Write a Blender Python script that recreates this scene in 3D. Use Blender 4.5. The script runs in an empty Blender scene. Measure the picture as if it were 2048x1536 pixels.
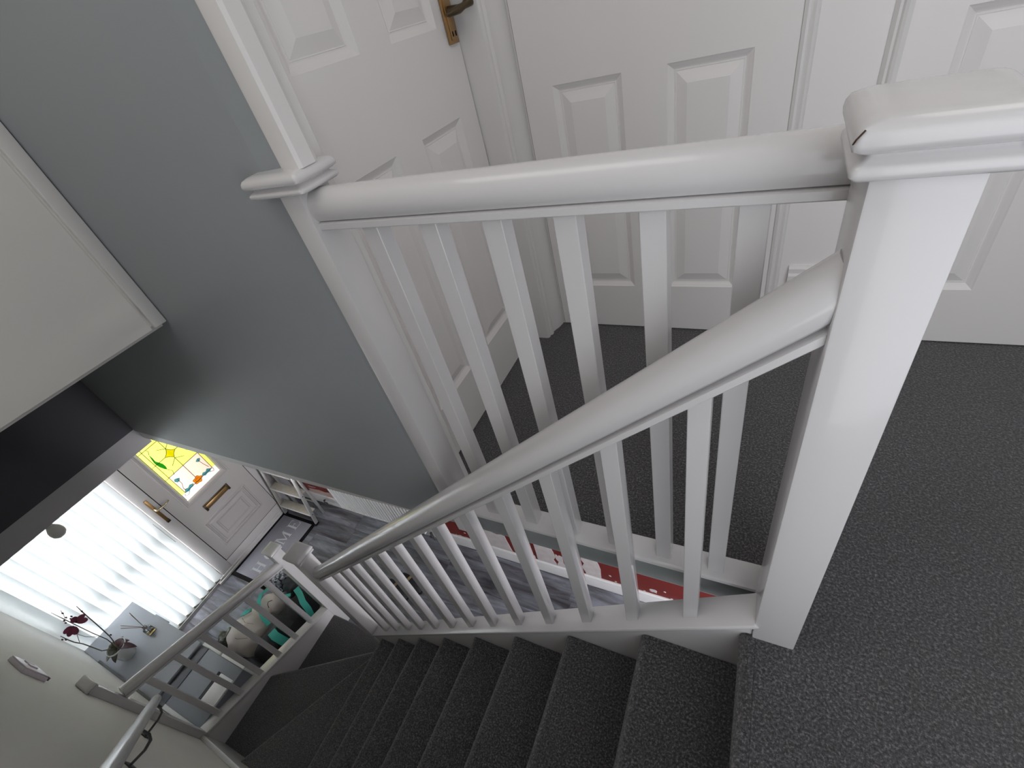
import bpy, bmesh, math, random
from mathutils import Vector, Matrix, noise
random.seed(7)
PI = math.pi
OZ = 3.776            # hall floor at z = 0 ; measurements below are relative to the lens height
sc = bpy.context.scene
COL = sc.collection

# ------------------------------------------------------------------ camera
cam_d = bpy.data.cameras.new('camera'); cam = bpy.data.objects.new('camera', cam_d); COL.objects.link(cam)
cam_d.sensor_width = 36.0; cam_d.lens = 923.46 / 2048 * 36; cam_d.clip_start = 0.02; cam_d.clip_end = 100
RR = Vector((0.89026753, 0.3968212, -0.22350987)); DD = Vector((0.10641035, -0.65840951, -0.74509983)); FF = Vector((-0.44283243, 0.63955442, -0.62838649))
M = Matrix((RR, -DD, -FF)).transposed().to_4x4(); M.translation = Vector((0, 0, OZ)); cam.matrix_world = M
sc.camera = cam
# ------------------------------------------------------------------ world, lights, exposure
w = bpy.data.worlds.new('world'); sc.world = w; w.use_nodes = True
bg = w.node_tree.nodes['Background']; bg.inputs[0].default_value = (0.92, 0.95, 1.0, 1); bg.inputs[1].default_value = 1.5
def area(name, loc, rot, sx, sy, power, col):
    l = bpy.data.lights.new(name, 'AREA'); l.shape = 'RECTANGLE'; l.size = sx; l.size_y = sy; l.energy = power; l.color = col
    o = bpy.data.objects.new(name, l); COL.objects.link(o); o.location = (loc[0], loc[1], loc[2] + OZ); o.rotation_euler = rot
    return o
area('landing_side_fill', (0.85, -0.85, -0.30), (PI / 2, 0, 0), 2.0, 2.0, 7.6, (0.95, 0.965, 1.0))      # faces +Y ; unseen side light added to brighten the landing
area('landing_overhead_fill', (0.70, 0.95, 1.20), (0, 0, 0), 0.7, 0.7, 3.8, (1.0, 0.97, 0.92))  # added overhead fill, no lamp fitting here
area('stairwell_overhead_fill', (-0.80, 0.10, 1.22), (0, 0, 0), 1.1, 0.7, 5.5, (1.0, 0.97, 0.93))  # added broad fill over the flight, no lamp fitting
area('hall_end_fill', (2.36, 0.75, -2.70), (0, PI / 2, 0), 1.9, 0.9, 100, (0.97, 0.97, 1.0))       # faces -X ; added fill for the hall, no doorway stands here
area('hall_window_daylight', (-4.75, 0.08, -2.55), (0, -PI / 2, 0), 2.2, 1.0, 135, (1.0, 0.96, 0.945))    # faces +X
area('door_glass_daylight', (-4.75, 1.02, -2.30), (0, -PI / 2, 0), 0.9, 0.5, 1.2, (1.0, 1.0, 0.95))
sc.view_settings.view_transform = 'Standard'; sc.view_settings.look = 'None'; sc.view_settings.gamma = 1.0
sc.view_settings.use_curve_mapping = False; sc.view_settings.exposure = 0.05
sc.cycles.use_denoising = True
sc.cycles.sample_clamp_indirect = 6.0
sc.cycles.max_bounces = 10; sc.cycles.diffuse_bounces = 6; sc.cycles.transmission_bounces = 8; sc.cycles.transparent_max_bounces = 12
sc.cycles.caustics_reflective = False; sc.cycles.caustics_refractive = False

# ------------------------------------------------------------------ materials
def mat(name, col, rough=0.5, metal=0.0, bump=None, vary=None, spec=0.5, trans=0.0, alpha=None, coat=0.0):
    """bump=(scale,strength[,dist]); vary=(scale,amount,second colour)"""
    m = bpy.data.materials.new(name); m.use_nodes = True; nt = m.node_tree; b = nt.nodes['Principled BSDF']
    b.inputs['Base Color'].default_value = (*col, 1); b.inputs['Roughness'].default_value = rough
    b.inputs['Metallic'].default_value = metal; b.inputs['Specular IOR Level'].default_value = spec
    b.inputs['Transmission Weight'].default_value = trans; b.inputs['Coat Weight'].default_value = coat
    tc = nt.nodes.new('ShaderNodeTexCoord')
    if vary:
        n = nt.nodes.new('ShaderNodeTexNoise'); n.inputs['Scale'].default_value = vary[0]; n.inputs['Detail'].default_value = 5
        nt.links.new(tc.outputs['Object'], n.inputs['Vector'])
        r = nt.nodes.new('ShaderNodeValToRGB'); r.color_ramp.elements[0].position = 0.5 - vary[1]; r.color_ramp.elements[1].position = 0.5 + vary[1]
        r.color_ramp.elements[0].color = (*col, 1); r.color_ramp.elements[1].color = (*vary[2], 1)
        nt.links.new(n.outputs['Fac'], r.inputs['Fac']); nt.links.new(r.outputs['Color'], b.inputs['Base Color'])
    if bump:
        n2 = nt.nodes.new('ShaderNodeTexNoise'); n2.inputs['Scale'].default_value = bump[0]; n2.inputs['Detail'].default_value = 4
        nt.links.new(tc.outputs['Object'], n2.inputs['Vector'])
        bp = nt.nodes.new('ShaderNodeBump'); bp.inputs['Strength'].default_value = bump[1]; bp.inputs['Distance'].default_value = bump[2] if len(bump) > 2 else 0.002
        nt.links.new(n2.outputs['Fac'], bp.inputs['Height']); nt.links.new(bp.outputs['Normal'], b.inputs['Normal'])
    return m
GLOSS = mat('white_gloss_paint', (0.62, 0.607, 0.612), 0.26, bump=(45, 0.22, 0.0008), coat=0.3)
SATIN = mat('white_satin_paint', (0.74, 0.722, 0.712), 0.38, bump=(60, 0.25, 0.001))
DOORP = mat('white_door_paint', (0.81, 0.785, 0.775), 0.42, bump=(90, 0.2, 0.0008))
CREAM = mat('off_white_wall_paint', (0.77, 0.76, 0.72), 0.75, bump=(30, 0.3, 0.0015), vary=(2.2, 0.3, (0.72, 0.70, 0.68)))
GREYW = mat('blue_grey_wall_paint', (0.29, 0.31, 0.335), 0.45, bump=(4, 0.3, 0.012), vary=(3.0, 0.35, (0.31, 0.335, 0.345)))
DARKW = mat('shaded_grey_wall_paint', (0.055, 0.052, 0.062), 0.7, bump=(20, 0.2, 0.001))  # grey wall paint with the cupboard's shade put into the colour
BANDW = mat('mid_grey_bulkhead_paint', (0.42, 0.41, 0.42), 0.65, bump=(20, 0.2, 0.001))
WHITEW = mat('white_wall_paint', (0.62, 0.62, 0.62), 0.7, bump=(30, 0.2, 0.001))
CEIL = mat('white_ceiling_paint', (0.75, 0.75, 0.74), 0.85)
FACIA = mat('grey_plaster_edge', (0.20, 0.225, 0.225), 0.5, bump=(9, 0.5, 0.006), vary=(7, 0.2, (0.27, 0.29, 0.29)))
LILAC = mat('pale_lilac_wall_paint', (0.42, 0.42, 0.45), 0.7, bump=(25, 0.2, 0.001), vary=(2.0, 0.3, (0.47, 0.46, 0.47)))
UPVC = mat('warm_white_plastic', (0.58, 0.55, 0.55), 0.27, coat=0.3)
UPVCF = mat('white_frame_plastic', (0.68, 0.66, 0.66), 0.4)
BRASS = mat('aged_brass', (0.42, 0.26, 0.12), 0.32, 0.9, bump=(120, 0.15, 0.0004))
DKBRASS = mat('dark_bronze', (0.10, 0.075, 0.045), 0.38, 0.85)
GOLD = mat('tarnished_gold', (0.55, 0.47, 0.32), 0.25, 0.95)
BLACK = mat('black_rubber', (0.008, 0.007, 0.009), 0.9, spec=0.2)
DKMET = mat('dark_grey_metal', (0.12, 0.115, 0.125), 0.45, 0.6)
ALU = mat('brushed_aluminium', (0.55, 0.56, 0.55), 0.38, 0.75)
STEPM = mat('dusty_white_step', (0.55, 0.53, 0.49), 0.6, vary=(30, 0.2, (0.48, 0.45, 0.40)))
MATG = mat('grey_mat_pile', (0.20, 0.205, 0.245), 0.95, bump=(350, 0.6, 0.002), vary=(220, 0.25, (0.28, 0.28, 0.33)))
LETTER = mat('pale_mat_lettering', (0.50, 0.52, 0.56), 0.9, bump=(350, 0.5, 0.002))
REDP = mat('brick_red_paint', (0.17, 0.015, 0.011), 0.5, bump=(14, 0.4, 0.002), vary=(9, 0.25, (0.17, 0.014, 0.011)))
FILL = mat('white_filler', (0.66, 0.63, 0.64), 0.85, bump=(40, 0.5, 0.002), vary=(16, 0.22, (0.56, 0.50, 0.51)))
PINKF = mat('pink_tinged_filler', (0.55, 0.33, 0.29), 0.85, bump=(40, 0.5, 0.002), vary=(12, 0.3, (0.64, 0.50, 0.47)))
RADM = mat('white_enamel', (0.78, 0.78, 0.80), 0.3)
CAB = mat('pale_grey_laminate', (0.42, 0.44, 0.50), 0.5)
CABD = mat('slate_grey_laminate', (0.25, 0.265, 0.31), 0.5)
CABL = mat('dark_joint_grey', (0.03, 0.03, 0.045), 0.6)
WBRIGHT = mat('bright_white_laminate', (0.78, 0.77, 0.79), 0.4)
POT = mat('white_ceramic', (0.70, 0.71, 0.72), 0.25)
LEAF = mat('dark_orchid_leaf', (0.045, 0.085, 0.03), 0.35, vary=(14, 0.3, (0.06, 0.03, 0.035)))
LEAFR = mat('burgundy_orchid_leaf', (0.06, 0.015, 0.025), 0.35)
STEM = mat('dull_green_stem', (0.14, 0.12, 0.09), 0.5)
PETAL = mat('burgundy_petal', (0.17, 0.022, 0.06), 0.5)
REED = mat('brown_reed', (0.24, 0.12, 0.07), 0.7)
GLASSM = mat('clear_glass', (0.95, 0.96, 0.95), 0.03, trans=1.0)
OILM = mat('amber_oil', (0.9, 0.72, 0.25), 0.1, trans=0.7)
BULB = mat('frosted_white_bulb', (0.55, 0.54, 0.52), 0.3)
SWP = mat('white_switch_plastic', (0.72, 0.66, 0.72), 0.35)
SWD = mat('purple_shadowed_plastic', (0.16, 0.08, 0.12), 0.45)
CREAMF = mat('cream_quilted_fabric', (0.62, 0.56, 0.53), 0.9, bump=(240, 0.4, 0.001))
BLKF = mat('black_nylon_fabric', (0.014, 0.014, 0.018), 0.75, bump=(60, 0.5, 0.004))
TEALF = mat('teal_webbing', (0.035, 0.36, 0.31), 0.7, bump=(300, 0.4, 0.001))
GREENB = mat('crumpled_grey_green_plastic', (0.10, 0.105, 0.085), 0.35, vary=(30, 0.15, (0.28, 0.29, 0.25)), bump=(35, 1.0, 0.02))
PLASB = mat('silvery_blue_plastic_wrap', (0.05, 0.055, 0.075), 0.2, vary=(45, 0.06, (0.55, 0.58, 0.68)), bump=(50, 1.0, 0.02))
TAN = mat('tan_leather', (0.22, 0.17, 0.09), 0.6)
SOLE = mat('brown_paper_cards', (0.13, 0.06, 0.05), 0.8, vary=(30, 0.08, (0.30, 0.30, 0.36)))
LEAD = mat('lead_came', (0.07, 0.07, 0.06), 0.5, 0.3)

def carpet():
    m = bpy.data.materials.new('charcoal_flecked_carpet'); m.use_nodes = True; nt = m.node_tree; b = nt.nodes['Principled BSDF']
    b.inputs['Roughness'].default_value = 1.0; b.inputs['Specular IOR Level'].default_value = 0.1
    b.inputs['Sheen Weight'].default_value = 0.4; b.inputs['Sheen Roughness'].default_value = 0.5
    geo = nt.nodes.new('ShaderNodeNewGeometry')
    mp = nt.nodes.new('ShaderNodeMapping'); mp.inputs['Scale'].default_value = (1.0, 1.0, 1.0)
    nt.links.new(geo.outputs['Position'], mp.inputs['Vector'])
    v = nt.nodes.new('ShaderNodeTexNoise'); v.inputs['Scale'].default_value = 190; v.inputs['Detail'].default_value = 6; v.inputs['Roughness'].default_value = 0.75
    nt.links.new(mp.outputs[0], v.inputs['Vector'])
    r = nt.nodes.new('ShaderNodeValToRGB'); cr = r.color_ramp
    cr.elements[0].position = 0.41; cr.elements[0].color = (0.012, 0.011, 0.012, 1)
    cr.elements[1].position = 0.66; cr.elements[1].color = (0.25, 0.24, 0.25, 1)
    e = cr.elements.new(0.53); e.color = (0.070, 0.065, 0.071, 1)
    nt.links.new(v.outputs['Fac'], r.inputs['Fac'])
    n = nt.nodes.new('ShaderNodeTexNoise'); n.inputs['Scale'].default_value = 5; n.inputs['Detail'].default_value = 3
    nt.links.new(geo.outputs['Position'], n.inputs['Vector'])
    r2 = nt.nodes.new('ShaderNodeMapRange'); r2.inputs[3].default_value = 0.8; r2.inputs[4].default_value = 1.25
    nt.links.new(n.outputs['Fac'], r2.inputs[0])
    mx = nt.nodes.new('ShaderNodeVectorMath'); mx.operation = 'SCALE'
    nt.links.new(r.outputs['Color'], mx.inputs[0]); nt.links.new(r2.outputs[0], mx.inputs['Scale'])
    nt.links.new(mx.outputs[0], b.inputs['Base Color'])
    bp = nt.nodes.new('ShaderNodeBump'); bp.inputs['Strength'].default_value = 0.9; bp.inputs['Distance'].default_value = 0.006
    nt.links.new(v.outputs['Fac'], bp.inputs['Height']); nt.links.new(bp.outputs['Normal'], b.inputs['Normal'])
    return m
CARPET = carpet()

def plankm():
    m = bpy.data.materials.new('grey_oak_laminate'); m.use_nodes = True; nt = m.node_tree; b = nt.nodes['Principled BSDF']
    b.inputs['Roughness'].default_value = 0.33
    tc = nt.nodes.new('ShaderNodeTexCoord'); oi = nt.nodes.new('ShaderNodeObjectInfo')
    off = nt.nodes.new('ShaderNodeVectorMath'); off.operation = 'SCALE'; off.inputs[0].default_value = (13, 7, 3)
    nt.links.new(oi.outputs['Random'], off.inputs['Scale'])
    ad = nt.nodes.new('ShaderNodeVectorMath'); nt.links.new(tc.outputs['Object'], ad.inputs[0]); nt.links.new(off.outputs[0], ad.inputs[1])
    mp = nt.nodes.new('ShaderNodeMapping'); mp.inputs['Scale'].default_value = (1.6, 11, 1); nt.links.new(ad.outputs[0], mp.inputs[0])
    n = nt.nodes.new('ShaderNodeTexNoise'); n.inputs['Scale'].default_value = 1.6; n.inputs['Detail'].default_value = 7; n.inputs['Roughness'].default_value = 0.62; n.inputs['Distortion'].default_value = 0.6
    nt.links.new(mp.outputs[0], n.inputs['Vector'])
    r = nt.nodes.new('ShaderNodeValToRGB'); r.color_ramp.elements[0].position = 0.33; r.color_ramp.elements[0].color = (0.055, 0.05, 0.058, 1)
    r.color_ramp.elements[1].position = 0.68; r.color_ramp.elements[1].color = (0.25, 0.265, 0.315, 1)
    e = r.color_ramp.elements.new(0.5); e.color = (0.135, 0.14, 0.165, 1)
    nt.links.new(n.outputs['Fac'], r.inputs['Fac'])
    mr = nt.nodes.new('ShaderNodeMapRange'); mr.inputs[3].default_value = 0.75; mr.inputs[4].default_value = 1.2
    nt.links.new(oi.outputs['Random'], mr.inputs[0])
    mx = nt.nodes.new('ShaderNodeVectorMath'); mx.operation = 'SCALE'; nt.links.new(r.outputs[0], mx.inputs[0]); nt.links.new(mr.outputs[0], mx.inputs['Scale'])
    nt.links.new(mx.outputs[0], b.inputs['Base Color'])
    return m
PLANK = plankm()

def translucent(name, col, tcol=None, mixf=0.5, alpha=1.0):
    m = bpy.data.materials.new(name); m.use_nodes = True; nt = m.node_tree
    out = nt.nodes['Material Output']; nt.nodes.remove(nt.nodes['Principled BSDF'])
    d = nt.nodes.new('ShaderNodeBsdfDiffuse'); d.inputs[0].default_value = (*col, 1)
    t = nt.nodes.new('ShaderNodeBsdfTranslucent'); t.inputs[0].default_value = (*(tcol or col), 1)
    mx = nt.nodes.new('ShaderNodeMixShader'); mx.inputs[0].default_value = mixf
    nt.links.new(d.outputs[0], mx.inputs[1]); nt.links.new(t.outputs[0], mx.inputs[2]); nt.links.new(mx.outputs[0], out.inputs[0])
    return m
SLAT = translucent('white_blind_fabric', (0.76, 0.77, 0.78), (0.87, 0.90, 0.91), 0.5)
G_YEL = translucent('pale_yellow_textured_glass', (0.4, 0.45, 0.25), (0.80, 0.86, 0.33), 0.9)
G_PINK = translucent('pale_pink_textured_glass', (0.4, 0.3, 0.3), (0.82, 0.66, 0.58), 0.9)
G_WHITE = translucent('white_border_glass', (0.5, 0.5, 0.5), (0.80, 0.76, 0.71), 0.9)
G_GOLD = translucent('amber_glass', (0.5, 0.45, 0.05), (0.88, 0.76, 0.01), 0.9)
G_ROSE = translucent('orange_rose_glass', (0.5, 0.3, 0.05), (0.88, 0.52, 0.06), 0.9)
G_GREEN = translucent('green_leaf_glass', (0.05, 0.3, 0.1), (0.10, 0.40, 0.15), 0.9)
G_BLUE = translucent('turquoise_bud_glass', (0.2, 0.4, 0.5), (0.25, 0.58, 0.66), 0.9)

# ------------------------------------------------------------------ mesh helpers
class MB:
    def __init__(s): s.v = []; s.f = []
    def add(s, vs, fs):
        k = len(s.v); s.v += [tuple(p) for p in vs]; s.f += [tuple(i + k for i in f) for f in fs]; return s
    def box(s, x0, x1, y0, y1, z0, z1):
        return s.add([(x0, y0, z0), (x1, y0, z0), (x1, y1, z0), (x0, y1, z0), (x0, y0, z1), (x1, y0, z1), (x1, y1, z1), (x0, y1, z1)],
                     [(0, 3, 2, 1), (4, 5, 6, 7), (0, 1, 5, 4), (1, 2, 6, 5), (2, 3, 7, 6), (3, 0, 4, 7)])
    def prism(s, poly, ax, a, b):
        def P(u, v, t): return {'x': (t, u, v), 'y': (u, t, v), 'z': (u, v, t)}[ax]
        n = len(poly)
        return s.add([P(u, v, a) for u, v in poly] + [P(u, v, b) for u, v in poly],
                     [tuple(range(n))[::-1], tuple(range(n, 2 * n))] + [(i, (i + 1) % n, n + (i + 1) % n, n + i) for i in range(n)])
    def sweep(s, prof, p0, p1, up=(0, 0, 1)):
        """profile (side, up) swept straight from p0 to p1"""
        p0 = Vector(p0); p1 = Vector(p1); d = (p1 - p0).normalized(); sd = d.cross(Vector(up)).normalized(); u = sd.cross(d)
        n = len(prof)
        return s.add([p0 + sd * a + u * b for a, b in prof] + [p1 + sd * a + u * b for a, b in prof],
                     [tuple(range(n))[::-1], tuple(range(n, 2 * n))] + [(i, (i + 1) % n, n + (i + 1) % n, n + i) for i in range(n)])
    def tube(s, pts, r, n=10):
        pts = [Vector(p) for p in pts]; rs = r if isinstance(r, (list, tuple)) else [r] * len(pts)
        ref = Vector((0, 0, 1)); prev = None; rings = []
        for i, p in enumerate(pts):
            d = (pts[min(i + 1, len(pts) - 1)] - pts[max(i - 1, 0)]).normalized()
            if prev is None:
                a = d.cross(ref)
                if a.length < 0.2: a = d.cross(Vector((1, 0, 0)))
                a.normalize()
            else:
                a = (prev - d * prev.dot(d)).normalized()
            prev = a; b = d.cross(a)
            rings.append([p + (a * math.cos(2 * PI * k / n) + b * math.sin(2 * PI * k / n)) * rs[i] for k in range(n)])
        vs = [q for ring in rings for q in ring]; fs = []
        for i in range(len(pts) - 1):
            for k in range(n):
                fs.append((i * n + k, i * n + (k + 1) % n, (i + 1) * n + (k + 1) % n, (i + 1) * n + k))
        fs.append(tuple(range(n))[::-1]); fs.append(tuple((len(pts) - 1) * n + k for k in range(n)))
        return s.add(vs, fs)
    def lathe(s, prof, c, n=28):
        vs = [(c[0] + r * math.cos(2 * PI * k / n), c[1] + r * math.sin(2 * PI * k / n), c[2] + z) for r, z in prof for k in range(n)]
        fs = [(i * n + k, i * n + (k + 1) % n, (i + 1) * n + (k + 1) % n, (i + 1) * n + k) for i in range(len(prof) - 1) for k in range(n)]
        fs.append(tuple(range(n))[::-1]); fs.append(tuple((len(prof) - 1) * n + k for k in range(n)))
        return s.add(vs, fs)
    def xf(s, fn): s.v = [tuple(fn(Vector(p))) for p in s.v]; return s

WP = {}
def props(o, label=None, cat=None, group=None, kind=None):
    if label: o['label'] = label
    if cat: o['category'] = cat
    if group: o['group'] = group
    if kind: o['kind'] = kind
    return o
def thing(name, loc, label=None, cat=None, group=None, kind=None):
    o = bpy.data.objects.new(name, None); o.empty_display_size = 0.1; COL.objects.link(o)
    o.location = (loc[0], loc[1], loc[2] + OZ); WP[o.name] = Vector(loc)
    return props(o, label, cat, group, kind)
def build(name, mb, m, parent=None, bevel=0.0, seg=2, smooth=True, angle=35, label=None, cat=None, group=None, kind=None, sub=0):
    xs = [p[0] for p in mb.v]; ys = [p[1] for p in mb.v]; zs = [p[2] for p in mb.v]
    org = Vector(((min(xs) + max(xs)) / 2, (min(ys) + max(ys)) / 2, min(zs)))
    me = bpy.data.meshes.new(name); me.from_pydata([Vector(p) - org for p in mb.v], [], mb.f)
    bm = bmesh.new(); bm.from_mesh(me); bmesh.ops.recalc_face_normals(bm, faces=bm.faces)
    if bevel > 0:
        ed = [e for e in bm.edges if len(e.link_faces) == 2 and e.calc_face_angle(0) > math.radians(32)]
        bmesh.ops.bevel(bm, geom=ed, offset=bevel, segments=seg, profile=0.5, affect='EDGES', clamp_overlap=True)
    bm.to_mesh(me); bm.free()
    if smooth:
        for p in me.polygons: p.use_smooth = True
        me.set_sharp_from_angle(angle=math.radians(angle))
    me.materials.append(m)
    o = bpy.data.objects.new(name, me); COL.objects.link(o); WP[o.name] = org
    if parent: o.parent = parent; o.location = org - WP[parent.name]
    else: o.location = (org.x, org.y, org.z + OZ)
    if sub:
        md = o.modifiers.new('sub', 'SUBSURF'); md.levels = sub; md.render_levels = sub
    return props(o, label, cat, group, kind)
def dup(o, d):
    c = o.copy(); COL.objects.link(c); c.location = o.location + Vector(d); WP[c.name] = WP[o.name] + Vector(d)
    return c
B = lambda *a: MB().box(*a)
def struct(name, mb, m, parent=None, **k):
    if parent is None: k['kind'] = 'structure'
    return build(name, mb, m, parent, **k)

# ================================================================== STRUCTURE
FL = -3.776; LD = -1.15; TOP = 1.25
# hall floor : grey laminate boards
fh = struct('floor_hall', B(-4.56, 2.5, -0.5, 1.72, FL - 0.1, FL - 0.010), BLACK)
BW, BL = 0.166, 1.18
base = None; row = 0; y = -0.40
while y < 1.62:
    x = -4.50 - random.random() * BL
    while x < 2.4:
        x0 = max(x, -4.50); x1 = min(x + BL, 2.4); y1 = min(y + BW, 1.62)
        if x1 - x0 > 0.05:
            full = (x1 - x0 > BL - 1e-4 and y1 - y > BW - 1e-4)
            if full and base is not None:
                c = dup(base, (x0 - bx0, y - by0, 0)); c.name = 'floor_board'
            else:
                o = build('floor_board', B(x0 + 0.0006, x1 - 0.0006, y + 0.0006, y1 - 0.0006, FL - 0.010, FL), PLANK, fh, bevel=0.0012, seg=1)
                if full: base = o; bx0 = x0; by0 = y
        x += BL
    y += BW; row += 1
# side wall by the stairs (handrail wall)
wl = MB().box(-4.56, 2.5, -0.50, -0.40, FL, -1.12).box(-4.56, 0.05, -0.50, -0.40, -1.12, TOP).box(1.60, 2.5, -0.50, -0.40, -1.12, TOP).box(0.05, 1.60, -0.50, -0.40, 1.00, TOP)
struct('wall_side', wl, CREAM, smooth=False)
wf2 = thing('landing_light_opening', (0.35, -0.45, -0.06), kind='structure')  # unseen opening, made tall to let side light reach low on the landing
build('window_frame', MB().box(0.05, 1.60, -0.46, -0.42, -1.12, -1.07).box(0.05, 1.60, -0.46, -0.42, 0.95, 1.00).box(0.05, 0.10, -0.46, -0.42, -1.07, 0.95).box(1.55, 1.60, -0.46, -0.42, -1.07, 0.95), UPVCF, wf2)
# hall wall behind radiator, old red paint
struct('wall_hall', B(-4.56, 2.5, 1.62, 1.72, FL, -3.22), REDP, smooth=False)
struct('wall_hall_upper', B(-4.56, 2.5, 1.62, 1.72, -3.22, -1.27), WHITEW, smooth=False)
struct('wall_hall_end', B(2.4, 2.5, -0.40, 1.62, FL, -1.27), WHITEW)
# front wall with window and door openings
wf = MB().box(-4.56, -4.46, -0.40, 0.555, -1.70, -1.362).box(-4.56, -4.46, -0.40, 0.555, FL, -3.74).box(-4.56, -4.46, 0.555, 1.62, -1.66, -1.362).box(-4.56, -4.46, 1.46, 1.62, FL, -1.66)
struct('wall_front', wf, LILAC, smooth=False)
# ceilings
struct('ceiling_hall', MB().box(-4.56, -2.90, -0.40, 1.62, -1.362, -1.26).box(-2.90, -0.96, 0.70, 1.62, -1.34, -1.26), CEIL, smooth=False)
struct('ceiling', B(-2.90, 2.5, -0.50, 1.70, TOP, TOP + 0.1), CEIL)
# blue grey wall over the stairwell
gw = MB().box(-2.90, -0.805, 0.600, 0.70, -1.258, TOP)
struct('wall_stairwell', gw, GREYW, smooth=False)
struct('wall_stairwell_end', MB().prism([(-0.805, 0.600), (-0.758, 0.606), (-0.758, 0.66), (-0.805, 0.66)], 'z', -1.258, TOP), GREYW)
struct('trim_1', MB().prism([(-2.795, -1.258), (-2.795, -1.318), (-1.55, -1.300), (-0.95, -1.278), (-0.95, -1.258)], 'y', 0.606, 0.66), SATIN)
# bulkhead wall at the foot of the stairs, coloured as shaded by the cupboard
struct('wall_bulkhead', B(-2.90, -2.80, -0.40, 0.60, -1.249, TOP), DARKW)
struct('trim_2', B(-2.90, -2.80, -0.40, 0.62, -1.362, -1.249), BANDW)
# over-stairs boxed cupboard
cb = thing('overstairs_cupboard', (-2.1, 0.1, -0.50), 'off-white boxed-in cupboard hanging over the stairs at the upper left', 'cupboard')
build('cupboard_box', B(-2.80, -1.562, -0.40, 0.598, -0.490, TOP), CREAM, cb, smooth=False)
pb = MB()
N = 26   # lining paper face with a soft wavy crease
gv = []
for j in range(N + 1):
    for i in range(N + 1):
        yy = -0.398 + (0.553 + 0.398) * i / N; zz = -0.497 + 0.82 * j / N
        cz = -0.438 + 0.012 * math.sin((yy + 0.1) * 11) - max(0, 0.30 - yy) * 0.12
        b = 0.006 * math.exp(-((zz - cz) / 0.012) ** 2) + 0.0025 * math.exp(-((yy - 0.525 + (zz + .4) * 0.12) / 0.02) ** 2)
        gv.append((-1.5585 + b, yy, zz))
gf = [(j * (N + 1) + i, j * (N + 1) + i + 1, (j + 1) * (N + 1) + i + 1, (j + 1) * (N + 1) + i) for j in range(N) for i in range(N)]
build('front_panel', MB().add(gv, gf), CREAM, cb, angle=80)
build('edge_trim', B(-1.575, -1.548, 0.560, 0.598, -0.497, TOP), SATIN, cb, bevel=0.004)
build('bottom_trim', B(-1.600, -1.572, -0.40, 0.590, -0.509, -0.488), CREAM, cb, bevel=0.002)

# landing
fa = MB().prism([(0.0855, -0.40), (2.5, -0.40), (2.5, 1.655), (-0.86, 1.655), (-0.86, 0.643), (0.0855, 0.643)], 'z', -1.24, LD)
struct('floor_landing', fa, CARPET, smooth=False)
struct('ceiling_under_landing', MB().box(-0.96, 2.5, 0.64, 1.62, -1.27, -1.241).box(0.45, 2.5, -0.40, 0.64, -1.27, -1.241), CEIL)
# door walls
wd = MB().box(-0.86, -0.735, 1.603, 1.70, LD, TOP).box(-0.735, 0.048, 1.603, 1.70, 0.845, TOP).box(0.048, 0.250, 1.603, 1.70, LD, TOP).box(0.250, 1.03, 1.603, 1.70, 0.845, TOP).box(1.03, 2.5, 1.603, 1.70, LD, TOP).box(-0.735, 0.048, 1.66, 1.70, LD - 0.1, 0.845).box(0.25, 1.03, 1.66, 1.70, LD - 0.1, 0.845)
struct('wall_landing', wd, DOORP, smooth=False)
wd1 = MB().box(-0.96, -0.90, 0.70, 1.478, LD - 0.1, 0.845).box(-0.96, -0.862, 0.695, 1.478, 0.845, TOP).box(-0.96, -0.85, 1.478, 1.60, LD, TOP)
struct('wall_landing_end', wd1, WHITEW, smooth=False)
struct('wall_right', B(2.5, 2.6, -0.5, 1.7, LD - 0.1, TOP), WHITEW)
# landing edge : rounded grey plaster drop and pocket behind
fp = [(0.66, -1.266), (0.615, -1.266), (0.603, -1.258), (0.597, -1.24), (0.596, -1.215), (0.600, -1.19), (0.612, -1.17), (0.66, -1.16)]
struct('trim_3', MB().prism(fp, 'x', -0.735, 2.4), FACIA, angle=60)

# ------------------------------------------------------------------ six panel doors
def panel_face(mb, u0, u1, v0, v1, panels, prof, P):
    """front sheet with panels ; P(u, v, depth out)"""
    us = sorted(set([u0, u1] + [p[0] for p in panels] + [p[1] for p in panels])); vs = sorted(set([v0, v1] + [p[2] for p in panels] + [p[3] for p in panels]))
    for i in range(len(us) - 1):
        for j in range(len(vs) - 1):
            uc = (us[i] + us[i + 1]) / 2; vc = (vs[j] + vs[j + 1]) / 2
            if any(p[0] < uc < p[1] and p[2] < vc < p[3] for p in panels): continue
            mb.add([P(us[i], vs[j], 0), P(us[i + 1], vs[j], 0), P(us[i + 1], vs[j + 1], 0), P(us[i], vs[j + 1], 0)], [(0, 1, 2, 3)])
    for a, b, c, d in panels:
        rings = [[P(a + t, c + t, e), P(b - t, c + t, e), P(b - t, d - t, e), P(a + t, d - t, e)] for t, e in prof]
        for r0, r1 in zip(rings, rings[1:]):
            mb.add(r0 + r1, [(k, (k + 1) % 4, 4 + (k + 1) % 4, 4 + k) for k in range(4)])
        mb.add(rings[-1], [(0, 1, 2, 3)])
PROF = [(0, 0), (0.003, -0.0025), (0.008, -0.0055), (0.014, -0.0098), (0.018, -0.0118), (0.021, -0.0122), (0.0225, -0.0105), (0.0245, -0.0112), (0.055, -0.001), (0.0555, -0.001)]
def fixmesh(mb):
    """panel sheets are open meshes: keep them as authored"""
    return mb
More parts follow.
